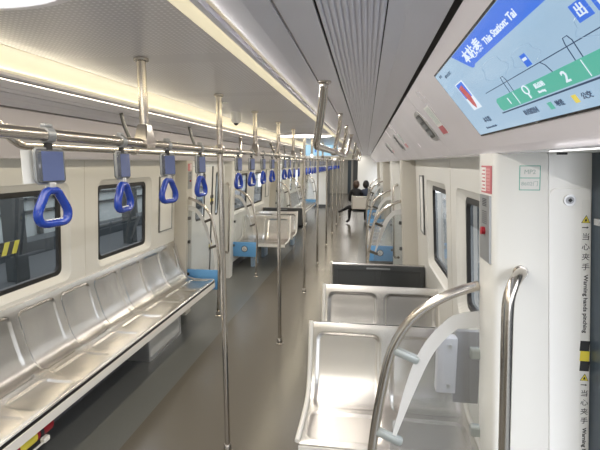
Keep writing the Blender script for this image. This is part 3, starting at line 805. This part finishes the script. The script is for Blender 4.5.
# white cover box and blue indicator behind the near glass
eb = thing('junction_box', 'white bolted junction box between right wall and nearest seat', 'box', (.45, 2.0, .72))
obj('housing', bx(.352, .440, 2.0, 2.06, .72, .992, .004), mat('box_white', (.70, .70, .78), .3), eb)
obj('backplate', bx(.436, .552, 2.03, 2.06, .66, 1.02, .004), mat('plate_grey', (.27, .26, .27), .4), eb)
for z in (.955, .76):
    bm = nb(); tube(bm, [(.405, 2.0, z), (.405, 1.992, z)], .010, 6); obj('bolt', bm, ALU, eb)
bi_ = obj('indicator_lamp', bx(.5185, .5255, 1.985, 1.992, .585, .625, .002), BLUEL) if False else None

# ---------------------------------------------------------------- ceiling things
for i, yc in enumerate((.60, 5.94, 11.0)):
    lab = ['round white ceiling lamp at the top left corner of the view', 'round white ceiling lamp over the first doorway', 'round white ceiling lamp over the second doorway'][i]
    t = thing('ceiling_lamp', lab, 'lamp', (C, yc, 2.17), 'round ceiling lamps')
    bm = nb(); lathe(bm, [(.37, 0.01), (.38, -.002), (.375, -.012), (.355, -.014), (.35, -.006)], (C, yc, 2.17), 48); obj('rim', bm, CEILM, t, True)
    bm = nb(); lathe(bm, [(.353, 0), (.353, -.010), (.26, -.016), (.05, -.018)], (C, yc, 2.17), 48); obj('diffuser', bm, LAMPW, t, True)
def dome(x, y, lab):
    t = thing('dome_camera', lab, 'camera', (x, y, 2.18))
    bm = nb(); lathe(bm, [(.036, 0), (.038, -.03), (.038, -.062), (.030, -.078), (.018, -.084)], (x, y, 2.18)); obj('housing', bm, WHITE2, t, True)
    bm = nb(); lathe(bm, [(.019, 0), (.018, -.008), (.010, -.015), (.003, -.018)], (x, y, 2.098)); obj('lens', bm, BLACK, t, True)
dome(-.975, 3.23, 'small white dome camera on the ceiling beside the second pole')
bm = nb(); tube(bm, [(-.90, 2.72, 2.179), (-.90, 2.72, 2.172)], .028, 20); tag(obj('ceiling_sensor', bm, WHITE2, smooth=True), 'flat round white sensor on the ceiling before the dome camera', 'sensor')

# poles
RZ = 1.872
def pole(y, full, lab):
    t = thing('grab_pole', lab, 'pole', (C, y, 0 if full else RZ), 'steel poles on the centre line')
    bm = nb(); cyl(bm, (C, y, .05 if full else RZ+.0), (C, y, 2.18), .0165, 18); obj('tube', bm, STEEL, t, True)
    bm = nb(); lathe(bm, [(.019, -.014), (.027, -.011), (.027, -.002), (.022, 0)], (C, y, 2.18)); obj('ceiling_flange', bm, STEEL, t, True)
    bm = nb()
    if full: box(bm, (C, y, RZ+.004), (.050, .056, .056), .016)
    else:
        q = [(C+a, y+b, z) for z, w_, d_ in ((RZ-.022, .024, .036), (RZ+.014, .025, .036), (RZ+.070, .019, .019)) for a, b in ((w_, d_), (-w_, d_), (-w_, -d_), (w_, -d_))]
        vv = [bm.verts.new(p) for p in q]
        strip(bm, vv[0:4], vv[4:8]); strip(bm, vv[4:8], vv[8:12]); bm.faces.new(vv[0:4]); bm.faces.new(vv[8:12])
        bmesh.ops.bevel(bm, geom=bm.edges[:], offset=.003, segments=2, affect='EDGES')
    obj('joint', bm, STEEL, t, True)
    if not full:
        pass
    if full:
        bm = nb(); lathe(bm, [(.034, 0), (.034, .005), (.026, .010), (.0235, .055), (.020, .060)], (C, y, 0)); obj('floor_socket', bm, STEEL, t, True)
PY = [2.395, 4.07, 5.83, 7.50, 9.25, 10.9, 12.6, 14.3, 16.0]
nm = ['nearest full height steel pole from floor to ceiling', 'second full height pole, just past the far bench seats', 'third full height pole in the aisle', 'fourth full height pole in the aisle', 'fifth full height pole in the aisle', 'sixth full height pole in the aisle', 'seventh full height pole, far down the aisle', 'second last full height pole far down the aisle', 'farthest full height pole before the gangway']
for y, l in zip(PY, nm): pole(y, True, l)
SY = [1.545, 3.20, 4.93, 6.65, 8.35, 10.05, 11.75, 13.45]
nm = ['nearest short pole joining ceiling and handrail, no foot', 'short pole from ceiling to handrail beside the dome camera', 'short ceiling pole between second and third floor poles', 'short ceiling pole between third and fourth floor poles', 'short ceiling pole between fourth and fifth floor poles', 'short ceiling pole between fifth and sixth floor poles', 'short ceiling pole between sixth and seventh floor poles', 'farthest short ceiling pole above the handrail']
for y, l in zip(SY, nm): pole(y, False, l)
pole(.72, True, 'full height pole beside the viewpoint, left of view') if False else None
# centre rail
hr = thing('handrail', 'long steel centre handrail carrying the blue straps', 'handrail', (C, 7, RZ))
bm = nb(); cyl(bm, (C, -1.6, RZ), (C, 16.4, RZ), .0165, 18); obj('tube', bm, STEEL, hr, True)
bm = nb()
for y in (-1.6, 16.4): bmesh.ops.create_uvsphere(bm, u_segments=12, v_segments=8, radius=.0168, matrix=Matrix.Translation((C, y, RZ)))
obj('end_cap', bm, STEEL, hr, True)
def side_rail(side, ya, yb, hang, label, name='handrail'):
    x = C+side*.61; t = thing(name, label, 'handrail', (x, (ya+yb)/2, 1.872))
    sx = side*.05
    pts = cat([(x+sx, ya-.17, 2.098), (x+sx*.75, ya-.11, 2.03), (x+sx*.25, ya-.03, 1.92), (x+sx*.06, ya+.002, 1.888), (x, ya+.045, RZ), (x, ya+.12, RZ)], 6)
    end = [Vector((p.x, ya+yb-p.y, p.z)) for p in pts][::-1]
    bm = nb(); tube(bm, pts+end, .0165, 16); obj('tube', bm, STEEL, t, 2)
    for y in (ya-.17, yb+.17):
        bm = nb(); lathe(bm, [(.026, 0), (.026, -.006), (.019, -.012)], (x+sx, y, 2.104)); obj('ceiling_flange', bm, STEEL, t, True)
    for y in hang:
        bm = nb(); ty = .17 if side == 1 else .05; tube(bm, cat([(x+sx, y-ty, 2.10), (x+sx*.8, y-ty*.65, 2.02), (x+sx*.2, y-ty*.12, 1.91), (x, y, RZ)], 5), .013 if side == 1 else .011, 12); obj('hanger', bm, STEEL if side == 1 else DARKG, t, 2)
        bm = nb(); box(bm, (x, y, RZ), (.046, .05, .046), .012); obj('hanger_clamp', bm, STEEL, t, True)
side_rail(1, 1.84, 4.6, (2.9, 3.75), 'bent steel handrail hanging from the ceiling above the nearest double seats')
side_rail(-1, 1.62, 4.9, (2.56, 3.60), 'steel handrail over the left bench, behind the straps')
side_rail(1, 6.9, 9.7, (7.9, 8.9), 'bent steel handrail far above the second right bench')
side_rail(-1, 6.9, 9.7, (7.9, 8.9), 'handrail over the left double seats past the doorway')
side_rail(1, 12.0, 14.8, (13.0,), 'farthest bent handrail above the seated people')

# ---------------------------------------------------------------- strap handles (local origin on the rail axis)
def make_strap():
    t = thing('strap_handle', 'x', 'strap', (0, 0, 0), 'blue strap handles on the centre rail')
    kw = dict(world=False)
    bm = nb(); tube(bm, [(0, -.011, 0), (0, .011, 0)], .0205, 16); box(bm, (0, 0, .024), (.016, .026, .010), .003); obj('clamp', bm, SILVER, t, True, **kw)
    bm = nb(); box(bm, (0, 0, -.030), (.012, .020, .022), .003); obj('belt', bm, BLACK, t, **kw)
    bm = nb(); box(bm, (0, 0, -.080), (.022, .090, .088), .009, seg=3); h = obj('card_holder', bm, CLEARP, t, True, **kw)
    for sx in (-1, 1):
        bm = nb(); box(bm, (sx*.0116, 0, -.080), (.0015, .068, .076), .0006); obj('card', bm, CARDB, h, label='dark blue card', **kw)
    bm = nb()
    loop = [(0, y, z) for y, z in rrect(.090, .088, .012, 4, 0, -.080)]
    tube(bm, loop, .0042, 6, True); obj('holder_rim', bm, SILVER, h, True, **kw)
    bm = nb(); box(bm, (0, 0, -.132), (.016, .022, .020), .003); obj('buckle', bm, ALU, t, True, **kw)
    A = [(0, -.144), (.017, -.147), (.032, -.170), (.047, -.198), (.045, -.220), (.030, -.230), (0, -.231)]
    ring = A+[(-a, z) for a, z in A[-2:0:-1]]
    n = len(ring); pts = []
    for i in range(n):
        p0, p1, p2, p3 = [Vector((0, *ring[(i+k) % n])) for k in (-1, 0, 1, 2)]
        for k in range(4):
            q = k/4; pts.append(.5*((2*p1)+(-p0+p2)*q+(2*p0-5*p1+4*p2-p3)*q*q+(-p0+3*p1-3*p2+p3)*q**3))
    bm = nb(); tube(bm, pts, .0110, 10, True, flat=(1, 1.2)); rg = obj('ring', bm, BLUE, t, 2, **kw)
    bm = nb()
    for k in range(5): box(bm, (.0, -.024+k*.012, -.2215), (.010, .0055, .004), .001)
    obj('grip_ridge', bm, SCR_WH if False else PAPER, rg, **kw)
    return t
st0 = make_strap()
XS = [1.035, 1.38, 1.725, 2.09, 2.75, 3.08, 3.44, 3.78, 4.37, 4.67, 4.98, 5.33, 6.05, 6.40, 6.75, 7.10, 7.80, 8.15, 8.5, 8.85, 9.6, 9.95, 10.3, 10.6, 11.2, 11.6, 12.0, 12.35, 12.95, 13.4]
names = ['nearest blue strap handle, large, with white card sticking out', 'blue strap handle with light blue card, in front of second left window', 'blue strap handle hanging before the left end pillar', 'blue strap handle just left of the nearest full pole']
OR = ['first', 'second', 'third', 'fourth', 'fifth', 'sixth', 'seventh', 'eighth', 'ninth']
for i, y in enumerate(XS[4:]):
    k = max(j for j, p in enumerate(PY) if p < y); q = sum(1 for y2 in XS if PY[k] < y2 < y)
    names.append('%s%s blue strap handle after the %s full height pole' % ('small distant ' if k > 1 else '', OR[q], OR[k]))
for i, y in enumerate(XS):
    rz = [math.radians(-8), math.radians(6), math.radians(-10), math.radians(-4)][i] if i < 4 else math.radians(random.uniform(-10, 10))
    lab = names[i] if i < len(names) else 'small distant blue strap handle hanging past the third full pole'
    g = 'blue strap handles on the centre rail' if i < len(names) else 'distant blue strap handles past the third pole'
    t = st0 if i == 0 else dup(st0, (C, y, RZ), lab, g)
    t.location = (C, y, RZ); t['label'] = lab; t['group'] = g; t.rotation_euler = (0, 0, rz)
# cards that stick out of the first two holders
bm = nb(); box(bm, (-.014, -.045, -.082), (.0015, .05, .084), .0005)
c1 = obj('loose_card', bm, PAPER, st0, world=False, label='white card sticking out sideways')
s1 = [o for o in COL.objects if o.name.startswith('strap_handle') and o is not st0 and abs(o.location.y-1.38) < .01][0]
bm = nb(); box(bm, (-.014, .050, -.078), (.0015, .044, .08), .0005)
obj('loose_card', bm, mat('card_light_blue', (.10, .26, .60), .4), s1, world=False, label='light blue card sticking out')

# ---------------------------------------------------------------- route display on the sloped panel
dsp = thing('route_display', 'wide blue and green route map screen on the right sloped panel', 'screen', S(1, .8, .15))
YL, YR, SA, SB = 1.300, .12, .052, .258
def SP(y, s, off): return S(1, y, s, off)
def quad(ya, yb, sa, sb, o0, o1, m, nm_, par, lab=None):
    bm = nb(); prism(bm, [SP(ya, sa, o0), SP(yb, sa, o0), SP(yb, sb, o0), SP(ya, sb, o0)], SP(0, 0, o1)-SP(0, 0, o0)); return obj(nm_, bm, m, par, label=lab)
def poly(pts, o0, m, nm_, par, th=.0004):
    bm = nb(); prism(bm, [SP(a, b, o0) for a, b in pts], SP(0, 0, o0+th)-SP(0, 0, o0)); return obj(nm_, bm, m, par)
fr = quad(YL+.005, YR-.007, SA-.005, SB+.005, -.004, .0020, mat('bezel_black', (.01, .01, .012), .2), 'bezel', dsp)
scr = quad(YL, YR, SA, SB, .0019, .0026, SCR_BG, 'panel', dsp)
o1 = .0027
def txt(s, y, sl, size, m, xs=1, align='LEFT'):
    text('lettering', s, size, frame(SP(y, sl, o1+.0008), (0, -1, 0), (SP(0, 0, 0)-SP(0, 1, 0))), m, scr, xs=xs, align=align, bold=size*.02)
poly([(1.065, SA+.001), (YR+.002, SA+.001), (YR+.002, .100), (.965, .100), (.980, .104), (.990, .103), (1.0, .098)], o1, SCR_BL, 'header_band', scr)
txt('本站:泰', 1.0, .079, .030, SCR_WH, 1.35); txt('This Station: Tai', .855, .083, .0185, SCR_WH, 1.35)
txt('12:11', 1.265, .064, .010, SCR_IN, 1.4); txt('5月11日 周三', 1.215, .075, .009, SCR_IN, 1.4)
# train pictogram
poly([(1.19, .106), (1.115, .106), (1.115, .187), (1.19, .187)], o1, SCR_WH, 'train_box', scr)
poly([(1.183, .109), (1.122, .109), (1.122, .152), (1.183, .152)], o1+.0005, SCR_BL, 'train_picture', scr)
poly([(1.175, .120), (1.14, .116), (1.13, .150), (1.14, .176), (1.152, .184), (1.164, .172), (1.17, .150)], o1+.001, SCR_RD, 'train_picture', scr)
txt('本车厢', 1.175, .222, .016, SCR_IN, 1.2); txt('The doors on this side', 1.20, .243, .008, SCR_IN, 1.2)
# green line band
poly([(.995, .186), (YR+.002, .186), (YR+.002, .216), (1.005, .216), (1.012, .208), (1.008, .192)], o1, SCR_GR, 'line_band', scr)
poly([(1.022, .2185), (YR+.002, .2185), (YR+.002, .2215), (1.022, .2215)], o1, SCR_IN, 'line_rule', scr)
poly([(1.03, .1635), (YR+.002, .1635), (YR+.002, .1650), (1.03, .1650)], o1, SCR_IN, 'thin_rule', scr)
txt('1', .945, .2015, .020, SCR_WH, 1.3); txt('起点站', .80, .196, .010, SCR_WH, 1.3); txt('Starting', .80, .207, .007, SCR_WH, 1.3); txt('2', .700, .2015, .026, SCR_WH, 1.3); txt('3', .46, .2015, .026, SCR_WH, 1.3)
bm = nb()
pin = [(.838+.011*math.cos(a), .194+.0085*math.sin(a)) for a in [math.radians(d) for d in range(0, 360, 30)]]
tube(bm, [SP(a, b, o1+.001) for a, b in pin], .0012, 5, True); tube(bm, [SP(.838, .203, o1+.001), SP(.838, .212, o1+.001)], .0015, 5); obj('pin_symbol', bm, SCR_WH, scr)
# coach outline loops
for yc in (.635, .90, .37):
    bm = nb(); tube(bm, [SP(yc+.008, .186, o1), SP(yc+.004, .160, o1), SP(yc, .152, o1), SP(yc-.012, .152, o1), SP(yc-.016, .160, o1), SP(yc-.012, .186, o1)], .0008, 5); obj('map_line', bm, SCR_IN, scr)
    bm = nb(); tube(bm, [SP(yc-.004, .188, o1+.001), SP(yc-.002, .214, o1+.001)], .0006, 4); obj('map_line', bm, SCR_WH, scr)
for yc in (.760,):
    poly([(yc+.014, .139), (yc-.008, .139), (yc-.008, .161), (yc+.014, .161)], o1+.0004, SCR_BL, 'map_icon', scr)
    poly([(yc+.011, .145), (yc-.005, .145), (yc-.005, .150), (yc+.011, .150)], o1+.0009, SCR_WH, 'map_icon', scr)
    bm = nb(); tube(bm, [SP(yc-.03, .164, o1), SP(yc-.04, .172, o1), SP(yc-.045, .186, o1)], .0009, 5); obj('map_line', bm, SCR_IN, scr)
for yc, ch in ((.565, '出'), (.522, '口'), (.43, '换')):
    poly([(yc+.017, .124), (yc-.017, .124), (yc-.017, .148), (yc+.017, .148)], o1+.0002, SCR_BL, 'map_icon', scr); txt(ch, yc, .136, .018, SCR_WH, 1.2, 'CENTER')
for (yc, sc_, rr) in ((.90, .133, .05), (.76, .145, .04), (.55, .155, .04), (.5, .158, .028)):
    bm = nb(); tube(bm, [SP(yc+rr*1.3*math.cos(a)*(1+.15*math.sin(5*a)), sc_+rr*.45*math.sin(a), o1) for a in [2*PI*k/24 for k in range(24)]], .0007, 4, True); obj('map_shape', bm, SCR_FA, scr)
txt('站线图例', .915, .236, .013, SCR_IN, 1.3); txt('地铁', .775, .237, .012, SCR_IN, 1.2); txt('公交', .69, .238, .012, SCR_IN, 1.2); txt('出口', .60, .238, .012, SCR_IN, 1.2)
poly([(.803, .230), (.787, .230), (.787, .244), (.803, .244)], o1, SCR_GR, 'legend_square', scr); poly([(.717, .231), (.703, .231), (.703, .245), (.717, .245)], o1, SCR_YE, 'legend_square', scr); poly([(.625, .231), (.611, .231), (.611, .245), (.625, .245)], o1, SCR_RD, 'legend_square', scr)

# latches and labels further along the sloped panel
for k, (yl, yn, la, lb) in enumerate(((1.975, 1.71, 'silver recessed latch on sloped panel, just past the route screen', 'white and red label beside the nearest ceiling panel latch'),
                              (3.55, 3.20, 'second silver latch along the right sloped panel', 'small label beside the second panel latch'),
                              (5.0, 4.72, 'third silver latch along the right sloped panel', 'small label beside the third panel latch'))):
    t = thing('panel_latch', la, 'latch', S(1, yl, .15))
    bm = nb(); prism(bm, [SP(yl+a, .157+b, .0) for a, b in rrect(.18, .150, .05, 5)], SP(0, 0, .004)-SP(0, 0, 0)); obj('plate', bm, ALU, t)
    bm = nb(); prism(bm, [SP(yl+a, .157+b, .004) for a, b in rrect(.12, .118, .02, 4)], SP(0, 0, .006)-SP(0, 0, .004)); pl_ = obj('recess', bm, DARKG, t)
    bm = nb()
    for q in (-.036, 0, .034): prism(bm, [SP(yl+a, .157+q+b, .006) for a, b in rrect(.09, .022, .006, 3)], SP(0, 0, .010)-SP(0, 0, .006))
    obj('latch_block', bm, SILVER, t)
    t = thing('notice_label', lb, 'label', S(1, yn, .15))
    quad(yn+.05, yn-.05, .094, .222, 0, .0008, PAPER, 'backing', t); quad(yn+.047, yn-.047, .185, .220, .0008, .0014, SRED, 'red_block', t)
    bm = nb()
    for q in range(5): prism(bm, [SP(yn+.04-q*.018, .10, .0008), SP(yn+.034-q*.018, .10, .0008), SP(yn+.034-q*.018, .175, .0008), SP(yn+.04-q*.018, .175, .0008)], SP(0, 0, .0006)-SP(0, 0, 0))
    obj('lettering', bm, INKS, t)

# transverse display at the end of the second bay
dd = thing('overhead_display', 'pale blue overhead display hanging across the aisle ceiling', 'screen', (-.92, 9.03, 1.93))
obj('housing', bx(-1.27, -.56, 9.0, 9.06, 1.925, 2.175, .006), SLOPE, dd)
sc2 = obj('panel', bx(-1.25, -.58, 8.992, 9.0, 1.950, 2.168), SKYSCR, dd)
for x in (-1.05, -.85): obj('screen_mark', bx(x, x+.03, 8.989, 8.992, 2.02, 2.09), SCR_BL, sc2)
obj('lower_beam', bx(-1.29, -.54, 8.985, 9.07, 1.912, 1.928, .004), BEIGE, dd)

# ---------------------------------------------------------------- people
def skin_body(verts, edges, radii, name, m, parent, root=0, sub=1):
    me = bpy.data.meshes.new(name); me.from_pydata([tuple(Vector(v)-gloc(parent)) for v in verts], edges, [])
    o = bpy.data.objects.new(name, me); COL.objects.link(o); o.parent = parent
    mod = o.modifiers.new('s', 'SKIN'); ly = me.skin_vertices[0].data
    for i, r in enumerate(radii): ly[i].radius = (r, r) if isinstance(r, (int, float)) else r
    ly[root].use_root = True
    mod.use_smooth_shade = True
    s = o.modifiers.new('b', 'SUBSURF'); s.levels = sub; s.render_levels = sub
    me.materials.append(m); return o
def hand(wr, dirv, up, parent, sc=1.0):
    d = Vector(dirv).normalized(); u = Vector(up).normalized(); s = d.cross(u).normalized(); wr = Vector(wr)
    vs = [wr, wr+d*.05*sc]; es = [(0, 1)]; rs = [.022*sc, (.034*sc, .016*sc)]
    for k, (o_, L) in enumerate(((-.027, .065), (-.009, .078), (.009, .073), (.027, .058))):
        i = len(vs); vs += [wr+d*.075*sc+s*o_*sc, wr+d*(.075+L*.55)*sc+s*o_*sc-u*.008*sc, wr+d*(.075+L)*sc+s*o_*sc-u*.03*sc]
        es += [(1, i), (i, i+1), (i+1, i+2)]; rs += [.009*sc, .0085*sc, .007*sc]
    i = len(vs); vs += [wr+d*.03*sc-s*.035*sc, wr+d*.06*sc-s*.052*sc, wr+d*.085*sc-s*.048*sc-u*.01*sc]; es += [(0, i), (i, i+1), (i+1, i+2)]; rs += [.012*sc, .010*sc, .008*sc]
    return skin_body(vs, es, rs, 'hand', SKIN, parent, 0, 1)
def head(parent, c, face, hairm, long=False):
    """c centre of head, face = unit direction in xy"""
    fx = Vector((face[0], face[1], 0)).normalized(); sd = Vector((-fx.y, fx.x, 0))
    R = Matrix((sd, fx, Vector((0, 0, 1)))).transposed().to_4x4(); R.translation = Vector(c)
    bm = nb(); bmesh.ops.create_uvsphere(bm, u_segments=20, v_segments=14, radius=1)
    for v in bm.verts:
        x, y, z = v.co; k = 1 if z > -.1 else 1-.32*(-z-.1)
        v.co = Vector((x*.076*k, y*.092*(1 if y < 0 or z > -.2 else .95), z*.112))
    box(bm, (0, .094, -.012), (.022, .030, .038), .008); box(bm, (0, .088, -.052), (.040, .010, .012), .004)
    for s in (-1, 1): box(bm, (s*.078, -.005, -.01), (.014, .030, .050), .006)
    bmesh.ops.transform(bm, matrix=R, verts=bm.verts); h = obj('head', bm, SKIN, parent, True)
    bm = nb()
    for s in (-1, 1): box(bm, (s*.030, .086, .006), (.020, .008, .009), .003)
    bmesh.ops.transform(bm, matrix=R, verts=bm.verts); obj('eyes', bm, BLACK, h)
    bm = nb(); bmesh.ops.create_uvsphere(bm, u_segments=22, v_segments=16, radius=1)
    for v in list(bm.verts):
        x, y, z = v.co; n = 1+.05*math.sin(9*x+5*z)*math.cos(7*y)
        v.co = Vector((x*.092*n, y*.104*n-.012, z*.124*n+.010))
    bmesh.ops.delete(bm, geom=[f for f in bm.faces if f.calc_center_median().y > .030 and f.calc_center_median().z < .052], context='FACES')
    if long:
        tube(bm, cat([(0, -.07, -.02), (0, -.085, -.12), (0, -.075, -.20)], 4), [.07]*4+[.068]*4+[.04], 12, flat=(.7, 1.2))
    bmesh.ops.transform(bm, matrix=R, verts=bm.verts); obj('hair', bm, hairm, parent, True)
def person(x, y, lab, top, legm, hairm, face, legs, long=False, lean=0):
    t = thing('person', lab, 'person', (x, y, 0))
    z = .50
    pel = (x, y, z+.03)
    V = [pel, (x, y+.00, z+.17), (x+lean*.5, y+.01, z+.36), (x+lean*.7, y+.015, z+.50), (x+lean, y+.03, z+.545)]
    E = [(0, 1), (1, 2), (2, 3), (3, 4)]; Rr = [(.145, .11), (.13, .10), (.14, .11), (.10, .08), (.05, .05)]
    for s in (-1, 1):
        i = len(V); sh = Vector((x+lean*.7+s*.150, y+.01, z+.46)); el = sh+Vector((s*.05, .10, -.26)); wr = el+Vector((-s*.09, .20, -.02))
        V += [tuple(sh), tuple(el), tuple(wr)]; E += [(3, i), (i, i+1), (i+1, i+2)]; Rr += [.062, .046, .036]
        hand(wr, (-s*.3, 1, -.1), (0, 0, 1), t, .95)
    skin_body(V, E, Rr, 'torso', top, t)
    for (hip, knee, ank, toe) in legs:
        hip, knee, ank, toe = [Vector(q) for q in (hip, knee, ank, toe)]
        skin_body([tuple(hip), tuple(hip.lerp(knee, .5)), tuple(knee), tuple(knee.lerp(ank, .35)), tuple(ank)], [(0, 1), (1, 2), (2, 3), (3, 4)], [.095, .08, .062, .058, .040], 'trouser_leg', legm, t)
        skin_body([tuple(ank+Vector((0, 0, .07))), tuple(ank), tuple(ank.lerp(toe, .5)+Vector((0, 0, -.01))), tuple(toe)], [(0, 1), (1, 2), (2, 3)], [.045, .046, .042, .032], 'boot', BLACK, t)
    head(t, (x+lean, y+.045, z+.665), face, hairm, long)
    return t
py = 12.93
person(-.29, py, 'brown haired person in black, legs stretched into the aisle, on far right seats', CLOTHB, CLOTHB, HAIRB, (.8, .5),
       [((-.34, py, .47), (-.50, py-.02, .50), (-.66, py-.06, .40), (-.80, py-.08, .36)), ((-.30, py+.05, .44), (-.46, py+.30, .44), (-.47, py+.10, .10), (-.56, py+.02, .045))], lean=.03)
person(.09, py+.02, 'black haired person in a navy jacket beside the aisle sitter, far right seats', NAVY, CLOTHB, HAIR, (-.2, 1),
       [((.02, py+.05, .47), (.01, py+.48, .47), (.01, py+.50, .10), (.01, py+.62, .045)), ((.18, py+.05, .47), (.19, py+.48, .47), (.19, py+.50, .10), (.19, py+.62, .045))], lean=-.08)
